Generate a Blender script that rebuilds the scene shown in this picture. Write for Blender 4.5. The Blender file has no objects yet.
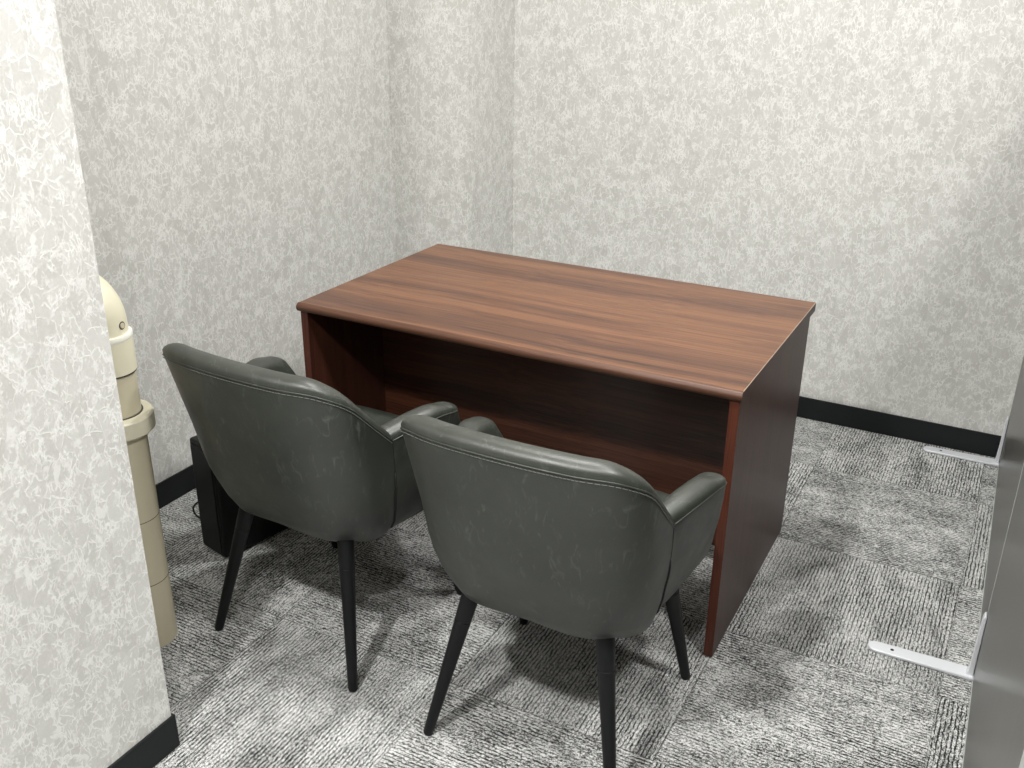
import bpy, bmesh, math, random
import numpy as np
from mathutils import Vector, Matrix

C = bpy.context.scene.collection
random.seed(4)
PI = math.pi

# ---------------------------------------------------------------- materials
def new_mat(name):
    m = bpy.data.materials.new(name); m.use_nodes = True
    nt = m.node_tree
    b = nt.nodes['Principled BSDF']
    return m, nt, b

def nd(nt, kind, **kw):
    n = nt.nodes.new(kind)
    for k, v in kw.items(): setattr(n, k, v)
    return n

def mth(nt, op, a, b=None, c=None, clamp=False):
    n = nd(nt, 'ShaderNodeMath', operation=op); n.use_clamp = clamp
    for i, v in enumerate((a, b, c)):
        if v is None: continue
        if isinstance(v, (int, float)): n.inputs[i].default_value = v
        else: nt.links.new(v, n.inputs[i])
    return n.outputs[0]

def vmul(nt, v, s):
    n = nd(nt, 'ShaderNodeVectorMath', operation='MULTIPLY')
    nt.links.new(v, n.inputs[0]); n.inputs[1].default_value = s
    return n.outputs[0]

def vadd(nt, a, b):
    n = nd(nt, 'ShaderNodeVectorMath', operation='ADD')
    nt.links.new(a, n.inputs[0])
    if isinstance(b, tuple): n.inputs[1].default_value = b
    else: nt.links.new(b, n.inputs[1])
    return n.outputs[0]

def noise(nt, v, scale, detail=3, rough=.5, dist=0, out='Fac'):
    n = nd(nt, 'ShaderNodeTexNoise')
    nt.links.new(v, n.inputs['Vector'])
    n.inputs['Scale'].default_value = scale; n.inputs['Detail'].default_value = detail
    n.inputs['Roughness'].default_value = rough; n.inputs['Distortion'].default_value = dist
    return n.outputs[out]

def ramp(nt, f, stops, interp='LINEAR'):
    n = nd(nt, 'ShaderNodeValToRGB'); n.color_ramp.interpolation = interp
    e = n.color_ramp.elements
    while len(e) < len(stops): e.new(.5)
    for el, (p, c) in zip(e, stops):
        el.position = p
        el.color = (c, c, c, 1) if isinstance(c, (int, float)) else (*c, 1)
    nt.links.new(f, n.inputs[0])
    return n.outputs[0]

def mix(nt, f, a, b, blend='MIX'):
    n = nd(nt, 'ShaderNodeMix', data_type='RGBA', blend_type=blend)
    for i, v in ((0, f), (6, a), (7, b)):
        if isinstance(v, (int, float)): n.inputs[i].default_value = v
        elif isinstance(v, tuple): n.inputs[i].default_value = (*v, 1)
        else: nt.links.new(v, n.inputs[i])
    return n.outputs[2]

def bump(nt, b, h, strength, dist=.001):
    n = nd(nt, 'ShaderNodeBump'); n.inputs['Strength'].default_value = strength
    n.inputs['Distance'].default_value = dist
    nt.links.new(h, n.inputs['Height']); nt.links.new(n.outputs[0], b.inputs['Normal'])

def objco(nt):
    return nd(nt, 'ShaderNodeTexCoord').outputs['Object']

def plain(name, col, rough=.5, metal=0., spec=.5, grain=0., gscale=300):
    m, nt, b = new_mat(name)
    b.inputs['Roughness'].default_value = rough; b.inputs['Metallic'].default_value = metal
    b.inputs['Specular IOR Level'].default_value = spec
    v = objco(nt)
    f = noise(nt, v, 14, 3)
    c = mix(nt, f, tuple(x*.93 for x in col), tuple(min(1, x*1.07) for x in col))
    nt.links.new(c, b.inputs['Base Color'])
    if grain: bump(nt, b, noise(nt, v, gscale, 2), grain)
    return m

def wallpaper():
    m, nt, b = new_mat('marbled_wallpaper')
    v = objco(nt)
    w = noise(nt, v, 14, 2, .5, 0, 'Color')
    w = vmul(nt, vadd(nt, w, (-.5, -.5, -.5)), (.030, .030, .030))
    w2 = noise(nt, v, 110, 2, .6, 0, 'Color')
    w2 = vmul(nt, vadd(nt, w2, (-.5, -.5, -.5)), (.0060, .0060, .0060))
    vv = vadd(nt, vadd(nt, v, w), w2)
    def mapped(rot, scl, off):
        n = nd(nt, 'ShaderNodeMapping'); n.inputs['Rotation'].default_value = rot
        n.inputs['Scale'].default_value = scl; n.inputs['Location'].default_value = off
        nt.links.new(vv, n.inputs[0]); return n.outputs[0]
    def shards(scale, width, vec, soft=0.):
        n = nd(nt, 'ShaderNodeTexVoronoi', feature='DISTANCE_TO_EDGE')
        nt.links.new(vec, n.inputs['Vector']); n.inputs['Scale'].default_value = scale
        c = nd(nt, 'ShaderNodeTexVoronoi', feature='F1')
        nt.links.new(vec, c.inputs['Vector']); c.inputs['Scale'].default_value = scale
        sp = nd(nt, 'ShaderNodeSeparateColor'); nt.links.new(c.outputs['Color'], sp.inputs[0])
        return ramp(nt, n.outputs['Distance'], [(0, 1), (width, 0)]), sp.outputs
    def gate(off, scale, lo, hi, a=0., z=1.):
        return ramp(nt, noise(nt, vadd(nt, v, off), scale, 3, .6), [(lo, a), (hi, z)])
    A, ca = shards(27, .045, mapped((.5, .6, .4), (1.35, 1.35, .75), (0, 0, 0)))
    B, cb = shards(46, .085, mapped((-.7, .5, 1.1), (1.7, .75, .75), (3, 1, 2)))
    E_, ce = shards(78, .15, mapped((.35, -.85, .3), (1.6, 1.6, .55), (1, 5, 2)))
    F_, cf = shards(70, .15, mapped((-.5, .9, -.4), (1.6, 1.6, .55), (4, 2, 7)))
    a1 = mth(nt, 'MULTIPLY', A, gate((2, 9, 4), 40, .45, .56, .08, .9))
    b1 = mth(nt, 'MULTIPLY', B, gate((5, 2, 8), 28, .49, .58, 0., .8))
    e1 = mth(nt, 'MULTIPLY', E_, gate((7, 3, 1), 27, .53, .61, 0., .95))
    f1 = mth(nt, 'MULTIPLY', F_, gate((1, 7, 3), 27, .53, .61, 0., .95))
    t = mth(nt, 'MAXIMUM', mth(nt, 'MAXIMUM', a1, b1), mth(nt, 'MAXIMUM', e1, f1))
    fillw = mth(nt, 'MULTIPLY', mth(nt, 'GREATER_THAN', cf[1], .84), gate((1, 1, 6), 24, .51, .60, 0, .6))
    fille = mth(nt, 'MULTIPLY', mth(nt, 'GREATER_THAN', ce[0], .80), gate((3, 8, 2), 24, .51, .60, 0, .6))
    t = mth(nt, 'MAXIMUM', t, mth(nt, 'MAXIMUM', fillw, fille))
    base = ramp(nt, ca[0], [(0, (.535, .531, .505)), (.35, (.567, .563, .537)), (.7, (.590, .587, .561)), (1, (.640, .638, .613))], 'CONSTANT')
    base = mix(nt, mth(nt, 'MULTIPLY', cb[0], .26), base, (.53, .522, .505))
    base = mix(nt, mth(nt, 'MULTIPLY', gate((0, 4, 0), 150, .45, .62), .22), base, (.70, .695, .675))
    col = mix(nt, t, base, (.82, .82, .80))
    nt.links.new(col, b.inputs['Base Color'])
    b.inputs['Roughness'].default_value = .62; b.inputs['Specular IOR Level'].default_value = .3
    bump(nt, b, mth(nt, 'ADD', t, mth(nt, 'MULTIPLY', noise(nt, v, 260, 2), .3)), .3, .001)
    return m

def carpet_mat():
    m, nt, b = new_mat('carpet_tiles')
    co = objco(nt)
    s = nd(nt, 'ShaderNodeSeparateXYZ'); nt.links.new(co, s.inputs[0])
    X = mth(nt, 'DIVIDE', mth(nt, 'SUBTRACT', s.outputs[0], 1.19), .5)
    Y = mth(nt, 'DIVIDE', mth(nt, 'SUBTRACT', s.outputs[1], .135), .5)
    ix = mth(nt, 'FLOOR', X); iy = mth(nt, 'FLOOR', Y)
    par = mth(nt, 'FLOORED_MODULO', mth(nt, 'ADD', ix, iy), 2)         # 0: ribs along y, 1: ribs along x
    inv = mth(nt, 'SUBTRACT', 1, par)
    u = mth(nt, 'ADD', mth(nt, 'MULTIPLY', s.outputs[0], inv), mth(nt, 'MULTIPLY', s.outputs[1], par))
    w = mth(nt, 'ADD', mth(nt, 'MULTIPLY', s.outputs[1], inv), mth(nt, 'MULTIPLY', s.outputs[0], par))
    tid = mth(nt, 'ADD', mth(nt, 'MULTIPLY', ix, 3.7), mth(nt, 'MULTIPLY', iy, 7.3))
    cb = nd(nt, 'ShaderNodeCombineXYZ')
    nt.links.new(u, cb.inputs[0]); nt.links.new(w, cb.inputs[1]); nt.links.new(tid, cb.inputs[2])
    uv = cb.outputs[0]
    wob = mth(nt, 'MULTIPLY', mth(nt, 'SUBTRACT', noise(nt, vmul(nt, uv, (90, 45, 1)), 1, 2), .5), .0075)
    ph = mth(nt, 'MULTIPLY', mth(nt, 'ADD', u, wob), 2*PI/.0092)
    st = mth(nt, 'MULTIPLY_ADD', mth(nt, 'SINE', ph), .5, .5)
    brk = ramp(nt, noise(nt, vmul(nt, uv, (110, 34, 1)), 1, 3, .6), [(.36, .25), (.58, 1)])
    line = mth(nt, 'MULTIPLY', mth(nt, 'POWER', st, 3.6), brk)           # narrow broken dark furrows
    dash = noise(nt, vmul(nt, uv, (300, 120, 1)), 1, 3, .7)
    speck = noise(nt, vmul(nt, uv, (420, 330, 1)), 1, 2, .6)
    patch = noise(nt, vmul(nt, uv, (13, 7, 1)), 1, 5, .66, .5)
    big = ramp(nt, noise(nt, vmul(nt, uv, (6, 3.2, 1)), 1, 3, .55, .3), [(.36, 0), (.64, 1)])
    ls = mth(nt, 'MULTIPLY_ADD', big, .50, .28)                         # rib contrast varies
    val = mth(nt, 'SUBTRACT', .67, mth(nt, 'MULTIPLY', line, ls))
    val = mth(nt, 'ADD', val, mth(nt, 'MULTIPLY', mth(nt, 'SUBTRACT', dash, .5), 2.0))
    val = mth(nt, 'ADD', val, mth(nt, 'MULTIPLY', mth(nt, 'SUBTRACT', speck, .5), 1.8))
    val = mth(nt, 'ADD', val, mth(nt, 'MULTIPLY', mth(nt, 'SUBTRACT', patch, .5), .85), clamp=True)
    col = ramp(nt, val, [(.08, (.014, .016, .016)), (.36, (.105, .108, .106)), (.64, (.42, .424, .418)), (.92, (.79, .795, .785))])
    # tile joints
    fx = mth(nt, 'ABSOLUTE', mth(nt, 'SUBTRACT', mth(nt, 'FRACT', X), .5))
    fy = mth(nt, 'ABSOLUTE', mth(nt, 'SUBTRACT', mth(nt, 'FRACT', Y), .5))
    j = mth(nt, 'GREATER_THAN', mth(nt, 'MAXIMUM', fx, fy), .4965)
    col = mix(nt, mth(nt, 'MULTIPLY', j, .35), col, (.05, .05, .05))
    nt.links.new(col, b.inputs['Base Color'])
    b.inputs['Roughness'].default_value = 1; b.inputs['Specular IOR Level'].default_value = .1
    bump(nt, b, mth(nt, 'SUBTRACT', val, mth(nt, 'MULTIPLY', line, .3)), .5, .003)
    return m

def wood_mat(name, axis, cols, rough=.33, bands=.42):
    # dark zebra grain running along the given axis
    m, nt, b = new_mat(name)
    co = objco(nt)
    k = [105., 105., 105.]; k[axis] = .8
    big = [15., 15., 15.]; big[axis] = .45
    fin = [380., 380., 380.]; fin[axis] = 2.2
    warp = vmul(nt, vadd(nt, noise(nt, co, 1.6, 2, .5, 0, 'Color'), (-.5, -.5, -.5)), (.05, .05, .05))
    cv = vadd(nt, co, warp)
    n1 = noise(nt, vmul(nt, cv, tuple(k)), 1, 4, .6)
    n2 = noise(nt, vmul(nt, cv, tuple(big)), 1, 3, .5)
    n3 = noise(nt, vmul(nt, cv, tuple(fin)), 1, 2, .6)
    t = mth(nt, 'ADD', mth(nt, 'MULTIPLY', n1, .36), mth(nt, 'MULTIPLY', n2, bands))
    t = mth(nt, 'ADD', t, mth(nt, 'MULTIPLY', n3, .46))
    t = mth(nt, 'ADD', t, .03-.5*(bands-.42))
    col = ramp(nt, t, [(.44, cols[0]), (.53, cols[1]), (.63, cols[2]), (.76, cols[3])])
    nt.links.new(col, b.inputs['Base Color'])
    b.inputs['Roughness'].default_value = rough; b.inputs['Specular IOR Level'].default_value = .5 if axis == 0 else .32
    bump(nt, b, n3, .06, .0004)
    return m

def leather_mat():
    m, nt, b = new_mat('green_grey_leather')
    co = objco(nt)
    cl = noise(nt, co, 9, 4, .6, .3)
    rot = nd(nt, 'ShaderNodeMapping'); rot.inputs['Rotation'].default_value = (.3, .9, .5); rot.inputs['Scale'].default_value = (1, 1, .32)
    nt.links.new(co, rot.inputs[0])
    sc = ramp(nt, noise(nt, rot.outputs[0], 48, 3, .62, 1.4), [(.56, 0), (.70, 1)])
    sg = ramp(nt, noise(nt, co, 11, 3, .6), [(.40, 0), (.58, 1)])
    col = ramp(nt, cl, [(.3, (.020, .0235, .0185)), (.7, (.032, .0365, .029))])
    col = mix(nt, mth(nt, 'MULTIPLY', mth(nt, 'MULTIPLY', sc, sg), .55), col, (.105, .114, .102))
    nt.links.new(col, b.inputs['Base Color'])
    b.inputs['Specular IOR Level'].default_value = .85
    r = ramp(nt, noise(nt, co, 18, 3), [(.3, .40), (.7, .50)])
    nt.links.new(r, b.inputs['Roughness'])
    vo = nd(nt, 'ShaderNodeTexVoronoi'); nt.links.new(co, vo.inputs['Vector']); vo.inputs['Scale'].default_value = 420
    h = mth(nt, 'ADD', mth(nt, 'MULTIPLY', vo.outputs['Distance'], .5), mth(nt, 'MULTIPLY', noise(nt, co, 60, 3), .8))
    bump(nt, b, h, .16, .0012)
    return m

def partition_mat():
    m, nt, b = new_mat('grey_laminate')
    co = objco(nt)
    f = noise(nt, vmul(nt, co, (40, 40, 3)), 1, 2)
    col = ramp(nt, f, [(.3, (.076, .073, .064)), (.7, (.086, .082, .072))])
    nt.links.new(col, b.inputs['Base Color'])
    b.inputs['Roughness'].default_value = .29; b.inputs['Specular IOR Level'].default_value = .4
    return m

M = dict(
    wall=wallpaper(), carpet=carpet_mat(),
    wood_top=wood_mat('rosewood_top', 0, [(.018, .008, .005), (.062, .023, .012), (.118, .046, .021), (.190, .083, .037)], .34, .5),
    wood_nose=wood_mat('shaded_front_edge', 0, [(.022, .009, .005), (.050, .020, .011), (.080, .032, .017), (.110, .046, .025)], .48, .3),  # desktop wood darkened, shade of the front-facing curve put into the colour
    edging=plain('pale_edge_strip', (.42, .33, .25), .5),
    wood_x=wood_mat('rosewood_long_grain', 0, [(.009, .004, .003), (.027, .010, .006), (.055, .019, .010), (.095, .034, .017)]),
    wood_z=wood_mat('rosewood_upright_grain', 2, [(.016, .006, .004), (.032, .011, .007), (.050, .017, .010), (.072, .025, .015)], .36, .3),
    wood_edge=wood_mat('red_edge_strip', 2, [(.024, .007, .004), (.050, .014, .008), (.080, .023, .013), (.110, .034, .019)], .36, .3),
    leather=leather_mat(), partition=partition_mat(),
    absorb_grey=plain('light_absorbing_grey', (.12, .12, .115), .8, spec=.2, grain=.1),  # dark tone made up for the unseen walls, cuts fill light
    base=plain('charcoal_vinyl', (.012, .0135, .015), .6, spec=.25, grain=.05),
    paint=plain('white_ceiling_paint', (.78, .78, .76), .9, spec=.2, grain=.1),
    black=plain('black_powder_coat', (.0045, .0055, .006), .48, spec=.3, grain=.08, gscale=600),
    plastic=plain('black_plastic', (.005, .0055, .0055), .5, spec=.3, grain=.06),
    ivory=plain('ivory_plastic', (.60, .545, .40), .42, grain=.03),
    ivory_pale=plain('pale_ivory_plastic', (.74, .70, .54), .4), ivory_white=plain('white_ivory_plastic', (.85, .83, .74), .4),
    gap=plain('dark_joint', (.05, .045, .035), .7),
    silver=plain('silver_white_steel', (.76, .78, .82), .34, metal=.15, grain=.03),
    alu=plain('pale_aluminium', (.60, .62, .60), .4, metal=.3),
    thread=plain('grey_thread', (.125, .132, .118), .7),
    slit=plain('dark_seam', (.006, .006, .006), .8),
    steel=plain('screw_steel', (.5, .5, .48), .3, metal=.9),
)

# ---------------------------------------------------------------- helpers
def link(name, bm, mat, parent=None, smooth=False, bevel=0., seg=3, angle=40, sharp=None):
    bmesh.ops.recalc_face_normals(bm, faces=bm.faces[:])
    me = bpy.data.meshes.new(name); bm.to_mesh(me); bm.free()
    o = bpy.data.objects.new(name, me); C.objects.link(o)
    me.materials.append(mat)
    if smooth:
        for p in me.polygons: p.use_smooth = True
    if sharp is not None: me.set_sharp_from_angle(angle=math.radians(sharp))
    if bevel:
        md = o.modifiers.new('bevel', 'BEVEL'); md.width = bevel; md.segments = seg
        md.limit_method = 'ANGLE'; md.angle_limit = math.radians(angle)
        md.harden_normals = False
        for p in me.polygons: p.use_smooth = True
        if sharp is None: me.set_sharp_from_angle(angle=math.radians(50))
    if parent: o.parent = parent
    return o

def box(bm, x0, x1, y0, y1, z0, z1, mtx=None):
    vs = [bm.verts.new((x, y, z)) for x in (x0, x1) for y in (y0, y1) for z in (z0, z1)]
    for f in ((0,1,3,2),(4,6,7,5),(0,4,5,1),(2,3,7,6),(0,2,6,4),(1,5,7,3)):
        bm.faces.new([vs[i] for i in f])
    if mtx is not None: bmesh.ops.transform(bm, matrix=mtx, verts=vs)
    return vs

def prism(bm, pts, axis, a0, a1):
    """polygon pts (2-D) extruded along axis"""
    def P(p, a):
        q = list(p); q.insert(axis, a); return q
    A = [bm.verts.new(P(p, a0)) for p in pts]; B = [bm.verts.new(P(p, a1)) for p in pts]
    n = len(pts)
    bm.faces.new(A[::-1]); bm.faces.new(B)
    for i in range(n): bm.faces.new((A[i], A[(i+1) % n], B[(i+1) % n], B[i]))

def tube(bm, pts, rad, n=10, cap=True):
    """sweep of circles along a polyline; rad a number or one per point"""
    P = [Vector(p) for p in pts]; rings = []
    up = None
    for i, p in enumerate(P):
        t = (P[min(i+1, len(P)-1)] - P[max(i-1, 0)]).normalized()
        if up is None:
            up = Vector((0, 0, 1)) if abs(t.z) < .9 else Vector((0, 1, 0))
        a = t.cross(up).normalized(); b_ = a.cross(t).normalized(); up = b_
        r = rad[i] if isinstance(rad, (list, tuple)) else rad
        rings.append([bm.verts.new(p + a*(r*math.cos(2*PI*k/n)) + b_*(r*math.sin(2*PI*k/n))) for k in range(n)])
    for A, B in zip(rings, rings[1:]):
        for k in range(n): bm.faces.new((A[k], A[(k+1) % n], B[(k+1) % n], B[k]))
    if cap: bm.faces.new(rings[0][::-1]); bm.faces.new(rings[-1])

def lathe(bm, prof, cx, cy, n=48):
    rings = [[bm.verts.new((cx + r*math.cos(2*PI*k/n), cy + r*math.sin(2*PI*k/n), z)) for k in range(n)] for r, z in prof]
    for A, B in zip(rings, rings[1:]):
        for k in range(n): bm.faces.new((A[k], A[(k+1) % n], B[(k+1) % n], B[k]))
    bm.faces.new(rings[0][::-1]); bm.faces.new(rings[-1])

def thing(name, label, cat, loc=(0, 0, 0), rz=0., group=None):
    o = bpy.data.objects.new(name, None); C.objects.link(o)
    o.empty_display_size = .1
    o.location = loc; o.rotation_euler = (0, 0, rz)
    o['label'] = label; o['category'] = cat
    if group: o['group'] = group
    return o

def struct(name, bm, mat, **kw):
    o = link(name, bm, mat, **kw); o['kind'] = 'structure'
    return o

# ---------------------------------------------------------------- room
XL, YB, XN, YN = -.494, 1.502, .289, -.815        # left wall, back wall, near wall face and end
XC, YC = -.158, 1.162                               # boxed-in column in the far corner
XR, YF, H = 3.3, -4.2, 2.70
HB = .082
def sbox(name, mat, *d, **kw):
    bm = bmesh.new(); box(bm, *d); return struct(name, bm, mat, **kw)
sbox('floor', M['carpet'], XL-.2, XR+.2, YF-.2, YB+.2, -.1, 0)
sbox('ceiling', M['paint'], XL-.2, XR+.2, YF-.2, YB+.2, H, H+.1)
sbox('wall_left', M['wall'], XL-.15, XL, YN, YB+.15, 0, H)
sbox('wall_back', M['wall'], XL, XR+.15, YB, YB+.15, 0, H)
sbox('wall_column', M['wall'], XL, XC, YC, YB, 0, H)
sbox('wall_near', M['wall'], XL-.15, XN, YF, YN, 0, H)
sbox('wall_right', M['absorb_grey'], XR, XR+.15, YF-.15, YB, 0, H)
sbox('wall_front', M['absorb_grey'], XL, XR, YF-.15, YF, 0, H)
t = .006
def bboard(name, *boxes):
    bm = bmesh.new()
    for d in boxes: box(bm, *d)
    struct(name, bm, M['base'], bevel=.0015, seg=2)
bboard('baseboard_left', (XL, XL+t, YN+t, YC-t, 0, HB))
bboard('baseboard_column', (XL+t, XC+t, YC-t, YC, 0, HB), (XC, XC+t, YC, YB-t, 0, HB))
bboard('baseboard_back', (XC+t, XR, YB-t, YB, 0, HB))
bboard('baseboard_near', (XN, XN+t, YF, YN+t, 0, HB), (XL+t, XN, YN, YN+t, 0, HB))

# ---------------------------------------------------------------- desk
W, D, HT = 1.2, .698, .70
DP = .668                                          # the side panels stop short of the back
desk = thing('desk', 'dark reddish brown wood grain desk with open knee space, two chairs pushed up to it', 'desk', (0, 0, 0))
bm = bmesh.new()
TT = .024
ED = .0012
bm = bmesh.new(); box(bm, ED, W-ED, .012, D, HT-TT, HT)
top = link('desktop', bm, M['wood_top'], desk, bevel=.0006, seg=2, angle=60)
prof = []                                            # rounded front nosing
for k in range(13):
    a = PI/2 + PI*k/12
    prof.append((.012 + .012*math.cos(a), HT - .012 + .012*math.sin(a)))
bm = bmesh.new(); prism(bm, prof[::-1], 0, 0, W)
link('front_edge', bm, M['wood_nose'], top, smooth=True, sharp=40)['label'] = 'rounded front edge, its shade painted darker'
for x0 in (0, W-ED):
    bm = bmesh.new(); box(bm, x0, x0+ED, .012, D, HT-TT, HT-.0008)
    link('side_edge', bm, M['wood_z'], top)['label'] = 'dark edge strip'
bm = bmesh.new(); box(bm, W-ED, W, .012, D, HT-.0008, HT)  # thin pale strip along the right top edge
link('pale_edge', bm, M['edging'], top)['label'] = 'pale edging line along the right edge'
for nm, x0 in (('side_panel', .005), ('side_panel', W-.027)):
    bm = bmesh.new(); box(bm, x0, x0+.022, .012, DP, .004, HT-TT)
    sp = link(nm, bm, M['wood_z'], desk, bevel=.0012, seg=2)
    for yy in (.05, DP-.05):
        bm = bmesh.new(); lathe(bm, [(.010, 0), (.010, .0045)], x0+.011, yy, 16)
        link('glide', bm, M['plastic'], desk)
    bm = bmesh.new(); box(bm, x0+.0002, x0+.0218, .0108, .012, .0045, HT-TT)
    link('edge_band', bm, M['wood_edge'], sp)['label'] = 'redder front edge strip'
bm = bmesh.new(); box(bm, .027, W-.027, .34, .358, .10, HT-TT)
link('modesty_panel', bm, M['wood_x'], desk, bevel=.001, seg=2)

# ---------------------------------------------------------------- chairs
# stations round the tub, right half: position along the rim, then outer points bottom, low, mid, upper, rim
ST = [
 (0.00, [(0,-.112,.307),(0,-.178,.345),(0,-.230,.430),(0,-.272,.585),(0,-.312,.763)]),
 (0.22, [(.090,-.108,.304),(.112,-.174,.341),(.122,-.221,.428),(.129,-.263,.585),(.134,-.301,.760)]),
 (0.42, [(.138,-.088,.304),(.172,-.140,.341),(.200,-.184,.427),(.213,-.220,.580),(.221,-.264,.747)]),
 (0.53, [(.162,-.072,.301),(.202,-.113,.339),(.227,-.146,.428),(.240,-.177,.572),(.249,-.214,.713)]),
 (0.64, [(.172,-.048,.303),(.214,-.082,.343),(.237,-.107,.434),(.247,-.127,.545),(.252,-.145,.645)]),
 (0.75, [(.172,-.022,.308),(.213,-.048,.351),(.236,-.064,.441),(.246,-.075,.520),(.249,-.083,.586)]),
]
AR = [
 (0.75, [(.172,-.022,.308),(.213,-.048,.351),(.236,-.064,.441),(.246,-.075,.520),(.249,-.083,.586)]),
 (0.83, [(.184, .045,.309),(.223, .026,.353),(.249, .012,.442),(.261, .000,.523),(.270,-.020,.597)]),
 (0.92, [(.194, .110,.312),(.231, .102,.356),(.255, .090,.443),(.274, .072,.530),(.287, .048,.602)]),
 (1.00, [(.202, .178,.315),(.239, .180,.358),(.261, .164,.443),(.278, .130,.526),(.290, .095,.594)]),
]
NRM = [(0, (0, 1)), (.22, (-.10, 1)), (.42, (-.62, .78)), (.53, (-.86, .50)), (.64, (-.97, .24)), (.75, (-1, .10)), (1, (-1, -.05))]
TOPW = [(0, .056), (.42, .056), (.64, .052), (.75, .052), (.85, .060), (1, .060)]

def interp1(keys, s):
    for (a, va), (b, vb) in zip(keys, keys[1:]):
        if s <= b:
            t = (s-a)/(b-a); va = np.array(va, float); vb = np.array(vb, float)
            return va + (vb-va)*t
    return np.array(keys[-1][1], float)

def hermite(xs, P, x):
    """smooth curve through the points P at xs"""
    P = [np.array(p, float) for p in P]; n = len(xs)
    T = []
    for i in range(n):
        if i == 0: T.append((P[1]-P[0])/(xs[1]-xs[0]))
        elif i == n-1: T.append((P[-1]-P[-2])/(xs[-1]-xs[-2]))
        else:
            h0, h1 = xs[i]-xs[i-1], xs[i+1]-xs[i]
            T.append((h1*(P[i]-P[i-1])/h0 + h0*(P[i+1]-P[i])/h1)/(h0+h1))
    i = max(j for j in range(n-1) if x >= xs[j]-1e-9)
    h = xs[i+1]-xs[i]; t = (x-xs[i])/h
    return ((2*t**3-3*t**2+1)*P[i] + (t**3-2*t**2+t)*h*T[i] + (-2*t**3+3*t**2)*P[i+1] + (t**3-t**2)*h*T[i+1])

def outer_pts(keys, s, n=14, sym=False):
    xs = [k[0] for k in keys]
    cols = [k[1] for k in keys]
    if sym:   # mirror across the centre so the back is smooth there
        xs = [-x for x in xs[:0:-1]] + xs
        cols = [[(-p[0], p[1], p[2]) for p in c] for c in cols[:0:-1]] + cols
    key = [hermite(xs, [c[j] for c in cols], s) for j in range(5)]
    ts = [0, .12, .32, .62, 1]
    return [hermite(ts, key, i/(n-1)) for i in range(n)]

def section(keys, s, sym=False):
    n = 14
    o = outer_pts(keys, s, n, sym)
    a = abs(s)
    nv = interp1(NRM, a); nv = nv/np.linalg.norm(nv)
    if s < 0: nv = nv*np.array([-1, 1])
    n3 = np.array([nv[0], nv[1], 0.])
    w = float(interp1(TOPW, a))
    R = o[-1]
    d = o[-1]-o[-3]; d = d/np.linalg.norm(d)      # direction of the shell at the rim
    arc = []
    for k in range(1, 8):
        th = PI*k/8
        arc.append(R + n3*(w*(1-math.cos(th))/2) + d*(.024*math.sin(th)**.8))
    inner = []
    for i in range(n-1, -1, -1):
        f = i/(n-1)
        p = o[i] + n3*(w + .014*(1-f))
        p[2] = max(p[2], .375) if f < .3 else p[2]
        inner.append(p)
    return o + arc + inner

def loft(bm, secs, close_ends=(True, True)):
    rows = [[bm.verts.new(p) for p in s] for s in secs]
    n = len(rows[0])
    for A, B in zip(rows, rows[1:]):
        for k in range(n): bm.faces.new((A[k], A[(k+1) % n], B[(k+1) % n], B[k]))
    if close_ends[0]: bm.faces.new(rows[0][::-1])
    if close_ends[1]: bm.faces.new(rows[-1])

def mirror(secs): return [[np.array([-p[0], p[1], p[2]]) for p in s] for s in secs]

def back_sections():
    ss = np.linspace(-.75, .75, 61)
    return [section(ST, float(s), True) for s in ss]

def arm_sections():
    secs = [section(AR, float(s)) for s in np.linspace(.75, 1, 15)]
    last = secs[-1]; m = len(last)
    fw = np.array([-.02, 1, -.10])
    for k in range(1, 8):
        a = PI/2*k/7.6
        new = []
        for i, p in enumerate(last):
            c = (last[i] + last[m-1-i])/2
            if 14 <= i < 21: c = (last[13] + last[21])/2
            new.append(c + (p-c)*math.cos(a) + fw*(.036*math.sin(a)))
        secs.append(new)
    return secs

def offset_line(pts, off):
    out = []
    for p in pts:
        r = np.array([p[0], p[1]+.02]); r = r/np.linalg.norm(r)
        out.append((p[0]+r[0]*off, p[1]+r[1]*off, p[2]))
    return out

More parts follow.
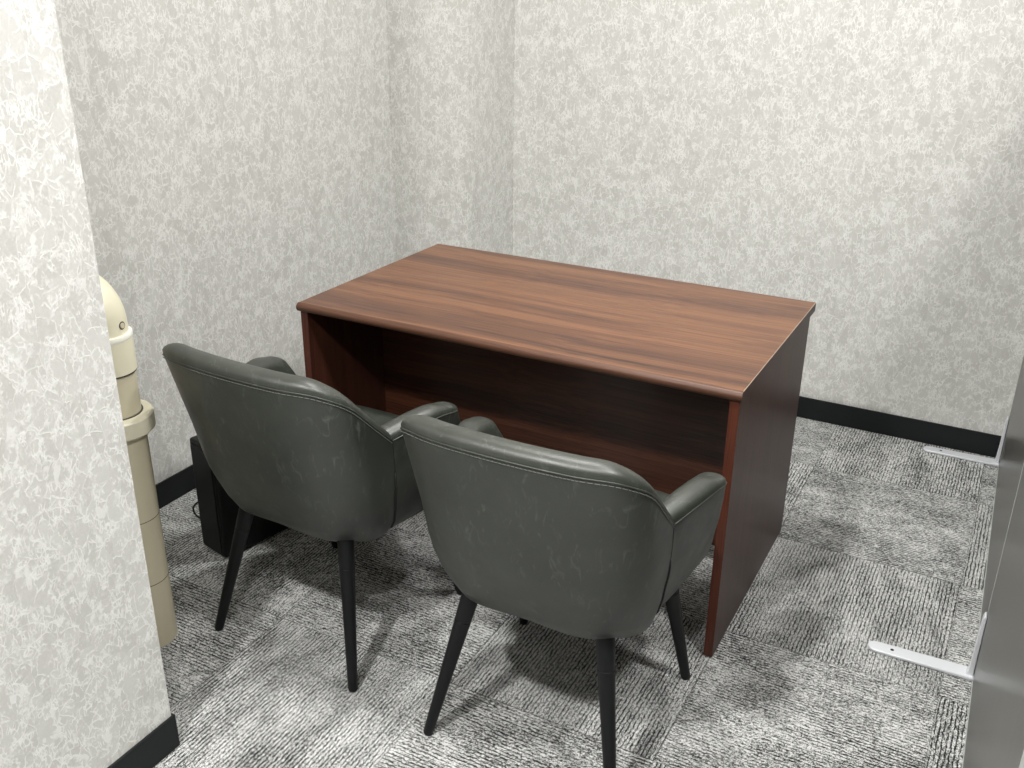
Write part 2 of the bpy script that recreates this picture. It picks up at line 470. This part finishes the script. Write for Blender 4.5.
def make_chair(label, loc, rz, group):
    t = thing('armchair', label, 'chair', loc, rz, group)
    bs = back_sections()
    bm = bmesh.new(); loft(bm, bs); back = link('backrest', bm, M['leather'], t, smooth=True, sharp=50)
    rim = [s[13] for s in bs]
    bm = bmesh.new(); tube(bm, offset_line(rim, .0002), .0016, 8); link('piping', bm, M['leather'], back, smooth=True)
    row = [s[13]*.965 + s[12]*.035 - np.array([0, 0, .005]) for s in bs]
    bm = bmesh.new()
    st = offset_line(row, .0012)
    for i in range(0, len(st)-1):
        a, b_ = np.array(st[i]), np.array(st[i+1])
        L = np.linalg.norm(b_-a); k = max(1, int(L/.0065))
        for j in range(k):
            tube(bm, [a+(b_-a)*((j+.12)/k), a+(b_-a)*((j+.85)/k)], .0008, 5)
    link('stitching', bm, M['thread'], back)['label'] = 'pale grey stitching along the top seam'
    arm = arm_sections()
    for sgn in (1, -1):
        secs = arm if sgn > 0 else mirror(arm)
        bm = bmesh.new(); loft(bm, secs); am = link('armrest', bm, M['leather'], t, smooth=True, sharp=50)
        rimA = [s[13] for s in secs[:17]]
        bm = bmesh.new(); tube(bm, offset_line(rimA, .0002), .0016, 8); link('piping', bm, M['leather'], am, smooth=True)
        # upright seam between back and arm, open at its lower half
        line = secs[0][:14]
        bm = bmesh.new(); tube(bm, offset_line(line[7:], .0001), .0008, 6); tube(bm, offset_line(line[1:8], .0006), [.0030]*5+[.0025, .0012], 8)
        link('seam', bm, M['slit'], am, smooth=True)['label'] = 'dark open seam between back and arm'
    # seat cushion
    out = []
    for (x, y) in ((.150,-.165),(.185,-.10),(.195,0),(.205,.10),(.212,.18),(.205,.235),(.17,.262),(.08,.272)):
        out.append((x, y))
    ring = out + [(-x, y) for x, y in out[::-1]]
    ring += [(-.08, -.19), (.08, -.19)]
    cx, cy = 0, .04
    bm = bmesh.new(); lv = []
    for sc, z in ((.93, .352), (.985, .362), (1, .380), (1.0, .425), (.975, .446), (.91, .457), (.75, .462), (.45, .464), (.15, .464)):
        lv.append([bm.verts.new((cx+(x-cx)*sc, cy+(y-cy)*sc, z)) for x, y in ring])
    n = len(ring)
    for A, B in zip(lv, lv[1:]):
        for k in range(n): bm.faces.new((A[k], A[(k+1) % n], B[(k+1) % n], B[k]))
    bm.faces.new(lv[0][::-1]); bm.faces.new(lv[-1])
    so = link('seat', bm, M['leather'], t, smooth=True)
    sd = so.modifiers.new('sub', 'SUBSURF'); sd.levels = 1; sd.render_levels = 2
    # under-seat pan closing the tub
    bm = bmesh.new()
    b0 = [s[0] for s in mirror(arm[::-1])] + [s[0] for s in bs] + [s[0] for s in arm]
    bot = [(p[0], p[1]) for p in b0]
    bot = [q for i, q in enumerate(bot) if i == 0 or math.dist(q, bot[i-1]) > .004]
    bot += [(.15, .235), (.08, .247), (-.08, .247), (-.15, .235)]
    lv = []
    for sc, z in ((.88, .298), (.955, .300), (.98, .308), (.98, .345)):
        lv.append([bm.verts.new((x*sc, .05+(y-.05)*sc, z)) for x, y in bot])
    n = len(bot)
    for A, B in zip(lv, lv[1:]):
        for k in range(n): bm.faces.new((A[k], A[(k+1) % n], B[(k+1) % n], B[k]))
    bm.faces.new(lv[0][::-1]); bm.faces.new(lv[-1])
    link('seat_pan', bm, M['leather'], t, smooth=True, sharp=50)
    for sx in (-1, 1):
        for sy in (-1, 1):
            a = np.array([sx*.148, sy*.138, .345]); b_ = np.array([sx*.214, sy*.222, 0.])
            if sy > 0: a = np.array([sx*.168, .150, .335])
            P = lambda f: a+(b_-a)*f
            fs = [0, .16, .161, .5, .965, .985, 1]
            rs = [.0195, .0184, .0182, .0148, .0112, .0112, .0085]
            bm = bmesh.new(); tube(bm, [P(f) for f in fs], rs, 24)
            lg = link('leg', bm, M['black'], t, smooth=True, sharp=40)
            bm = bmesh.new(); tube(bm, [P(.205), P(.207), P(.213), P(.215)], [.0178, .0181, .0180, .0174], 24)
            link('collar', bm, M['black'], lg, smooth=True)
    return t

G = 'armchairs pushed up to the desk'
make_chair('green-grey leather armchair on black legs nearest the ivory pipe and left wall', (.308, -.265, 0), math.radians(-2.5), G)
make_chair('green-grey leather armchair on black legs beside the right desk panel, nearer the grey divider screens', (.949, -.306, 0), math.radians(0), G)

# ---------------------------------------------------------------- ivory pipe behind the near wall
DX, DY = -.039, -.573
pipe = thing('drain_pipe', 'tall ivory pipe with collar standing on the carpet behind the near wall edge', 'pipe', (DX, DY, 0))
def pl(name, prof, mat, par=pipe, lab=None):
    bm = bmesh.new(); lathe(bm, prof, 0, 0); o = link(name, bm, M[mat], par, smooth=True, sharp=35)
    if lab: o['label'] = lab
    return o
low = pl('lower_pipe', [(.058, 0), (.058, .575)], 'ivory')
for z in (.176, .345):
    bm = bmesh.new(); lathe(bm, [(.0577, z-.0011), (.0584, z-.0006), (.0584, z+.0006), (.0577, z+.0011)], 0, 0); link('joint_line', bm, M['gap'], low, smooth=True)
pl('collar', [(.058, .562), (.075, .563), (.079, .567), (.079, .602), (.076, .606), (.058, .607)], 'ivory_pale', lab='wide pale ivory collar ring')
up = pl('upper_pipe', [(.054, .575), (.054, .715)], 'ivory')
bm = bmesh.new(); lathe(bm, [(.054, .606), (.0575, .6065), (.0575, .6085), (.054, .609)], 0, 0); link('joint_line', bm, M['gap'], up, smooth=True)
slv = pl('sleeve', [(.054, .706), (.0585, .708), (.0585, .788), (.056, .790)], 'ivory_pale', lab='pale ivory sleeve around the upper pipe')
bm = bmesh.new(); lathe(bm, [(.054, .7045), (.0580, .705), (.0580, .708), (.054, .7085)], 0, 0); link('joint_line', bm, M['gap'], slv, smooth=True)
pl('ring', [(.050, .780), (.0585, .781), (.0598, .785), (.0598, .790), (.0585, .794), (.050, .795)], 'ivory_white', lab='whitish ring below the elbow')
# elbow turning to the left wall
bm = bmesh.new()
pts, rr = [(0, 0, .79), (0, 0, .822)], [.053, .052]
BR = .060
for k in range(1, 13):
    a = PI/2*k/12
    pts.append((-BR+BR*math.cos(a), 0, .822+BR*math.sin(a))); rr.append(.052-.006*k/12)
pts.append((XL-DX+.001, 0, .822+BR)); rr.append(.046)
tube(bm, pts, rr, 40)
elb = link('elbow', bm, M['ivory_pale'], pipe, smooth=True, sharp=50)
bm = bmesh.new()
A = Matrix.Translation((.0505, .0105, .815)) @ Matrix.Rotation(math.radians(12), 4, 'Z') @ Matrix.Rotation(PI/2, 4, 'Y')
bmesh.ops.create_cone(bm, cap_ends=True, segments=20, radius1=.0075, radius2=.006, depth=.005, matrix=A)
link('screw', bm, M['ivory'], elb, smooth=True, sharp=40)
bm = bmesh.new()
bmesh.ops.create_cone(bm, cap_ends=True, segments=20, radius1=.0088, radius2=.0088, depth=.0022, matrix=A)
link('screw_recess', bm, M['gap'], elb, smooth=True, sharp=40)

# ---------------------------------------------------------------- slim black box behind the left chair
bx = thing('equipment_box', 'slim black upright box standing on the carpet between left chair and left wall', 'box', (-.115, -.242, 0), math.radians(-12.5))
bm = bmesh.new(); box(bm, -.112, 0, 0, .36, .006, .345)
bo = link('casing', bm, M['plastic'], bx, bevel=.008, seg=3)
bm = bmesh.new(); box(bm, -.102, -.010, -.004, .002, .02, .33)
link('front_panel', bm, M['plastic'], bx, bevel=.003, seg=2)
for xx in (-.095, -.017):
    for yy in (.03, .33):
        bm = bmesh.new(); lathe(bm, [(.010, 0), (.010, .0065)], xx, yy, 16)
        link('rubber_foot', bm, M['plastic'], bx)
bm = bmesh.new()
ctl = [(-.110,.14,.07), (-.20,.10,.068), (-.243,.079,.06), (-.266,.071,.032), (-.252,.075,.008), (-.20,.09,.0035), (-.112,.12,.0035)]
cp = [hermite(list(range(7)), ctl, i*6/36) for i in range(37)]
tube(bm, cp, .0028, 10); link('cable', bm, M['plastic'], bx, smooth=True)['label'] = 'black loop of cable'

# ---------------------------------------------------------------- grey partition screen on the right
PT, PH = .032, 1.57
PA = .0202                                       # the row runs a little askew
def pxy(y): return 1.728 + PA*(1.462-y)
GP = 'divider screens along the right side'
def panel(label, y0, y1):
    t = thing('divider_screen', label, 'divider', (pxy((y0+y1)/2)+PT/2, (y0+y1)/2, 0), PA, GP)
    hy = (y1-y0)/2
    bm = bmesh.new(); box(bm, -PT/2, PT/2, -hy+.003, hy-.003, .012, PH)
    link('board', bm, M['partition'], t, bevel=.0015, seg=2)
    for z0, z1 in ((.004, .012), (PH, PH+.008)):
        bm = bmesh.new(); box(bm, -PT/2-.001, PT/2+.001, -hy+.003, hy-.003, z0, z1)
        link('edge_trim', bm, M['alu'], t, bevel=.001, seg=2)
    for a, b_ in ((-hy, -hy+.003), (hy-.003, hy)):
        bm = bmesh.new(); box(bm, -PT/2-.0008, PT/2+.0008, a, b_, .004, PH+.008)
        link('side_trim', bm, M['alu'], t)
    return t
far = panel('grey laminate divider screen at the far end, its edge by the back wall', .271, 1.462)
near = panel('grey laminate divider screen at the lower right corner, nearer to the viewer', -.85, .271)
def foot(par, y):
    # stands at (pxy(y), y) in the room, given in the screen's own frame
    cx, cy = par.location.x, par.location.y
    off = Matrix.Translation(Matrix.Rotation(-PA, 3, 'Z') @ Vector((pxy(y)+.003-cx, y-cy, 0)))
    def put(bm, nm, mat, p, **kw):
        bmesh.ops.transform(bm, matrix=off, verts=bm.verts[:])
        return link(nm, bm, mat, p, **kw)
    bm = bmesh.new(); pts = []
    x0, w = -.241, .0195
    for k in range(13):
        a = PI/2 + PI*k/12
        pts.append((x0 + w + w*math.cos(a), w*math.sin(a)*.96))
    pts += [(-.004, -w*1.1), (-.004, w*1.1)]
    prism(bm, pts, 2, .001, .009)
    ft = put(bm, 'foot', M['silver'], par, bevel=.002, seg=2); ft['label'] = 'silver-white flat foot'
    bm = bmesh.new(); prism(bm, [(-.004, .001), (-.004, .172), (-.0085, .175), (-.012, .165), (-.014, .06), (-.016, .020), (-.020, .0085), (-.020, .001)], 1, -.012, .012)
    put(bm, 'upright', M['silver'], ft, bevel=.0015, seg=2)
    bm = bmesh.new(); lathe(bm, [(.0042, .0088), (.0042, .0094)], -.185, 0, 20)
    put(bm, 'screw_hole', M['slit'], ft)['label'] = 'dark screw hole'
foot(far, 1.448)
foot(near, .248)

# ---------------------------------------------------------------- light
def disk(name, loc, power, size, col=(1, .965, .91), spread=None, aim=None):
    l = bpy.data.lights.new(name, 'AREA'); l.shape = 'DISK'; l.size = size; l.energy = power; l.color = col
    if spread: l.spread = math.radians(spread)
    o = bpy.data.objects.new(name, l); C.objects.link(o); o.location = loc
    if aim: o.rotation_euler = (Vector(aim)-Vector(loc)).to_track_quat('-Z', 'Y').to_euler()
    return o
CW = (1, .985, .955)
disk('overhead_light', (.68, -1.92, 2.67), 35, .10, CW)
disk('overhead_light', (1.55, -2.00, 2.67), 15, .10, CW)
disk('overhead_light', (2.15, -.80, 2.67), 26, .20, CW)
disk('overhead_light', (.62, .40, 2.67), 18, .14, (1, 1, .955))
disk('added_fill_light', (2.6, -.6, 2.68), 14, .6, CW)  # added lamp, soft fill from beyond the screens
disk('overhead_light', (1.42, .05, 2.67), 10, .14, CW)  # added lamp, softens the shadows on the floor right of the desk
w = bpy.data.worlds.new('World'); bpy.context.scene.world = w; w.use_nodes = True
w.node_tree.nodes['Background'].inputs[0].default_value = (1, 1, 1, 1)
w.node_tree.nodes['Background'].inputs[1].default_value = .0

# ---------------------------------------------------------------- camera
fpx, yaw, pit, roll = 976.15, .4923, .4046, .0095
cy_, sy_, cp_, sp_ = math.cos(yaw), math.sin(yaw), math.cos(pit), math.sin(pit)
f = Vector((-sy_*cp_, cy_*cp_, -sp_)); r = Vector((cy_, sy_, 0)); u = r.cross(f)
r2 = r*math.cos(roll)+u*math.sin(roll); u2 = -r*math.sin(roll)+u*math.cos(roll)
cam = bpy.data.cameras.new('camera'); cam.sensor_width = 36; cam.lens = fpx*36/1024; cam.clip_start = .02
co = bpy.data.objects.new('camera', cam); C.objects.link(co)
m4 = Matrix((( r2.x, u2.x, -f.x, 1.6628), (r2.y, u2.y, -f.y, -1.8881), (r2.z, u2.z, -f.z, 1.5231), (0, 0, 0, 1)))
co.matrix_world = m4
sc = bpy.context.scene
sc.camera = co
sc.view_settings.view_transform = 'Standard'; sc.view_settings.look = 'None'
sc.view_settings.gamma = 1; sc.view_settings.use_curve_mapping = False
sc.view_settings.exposure = 0.62
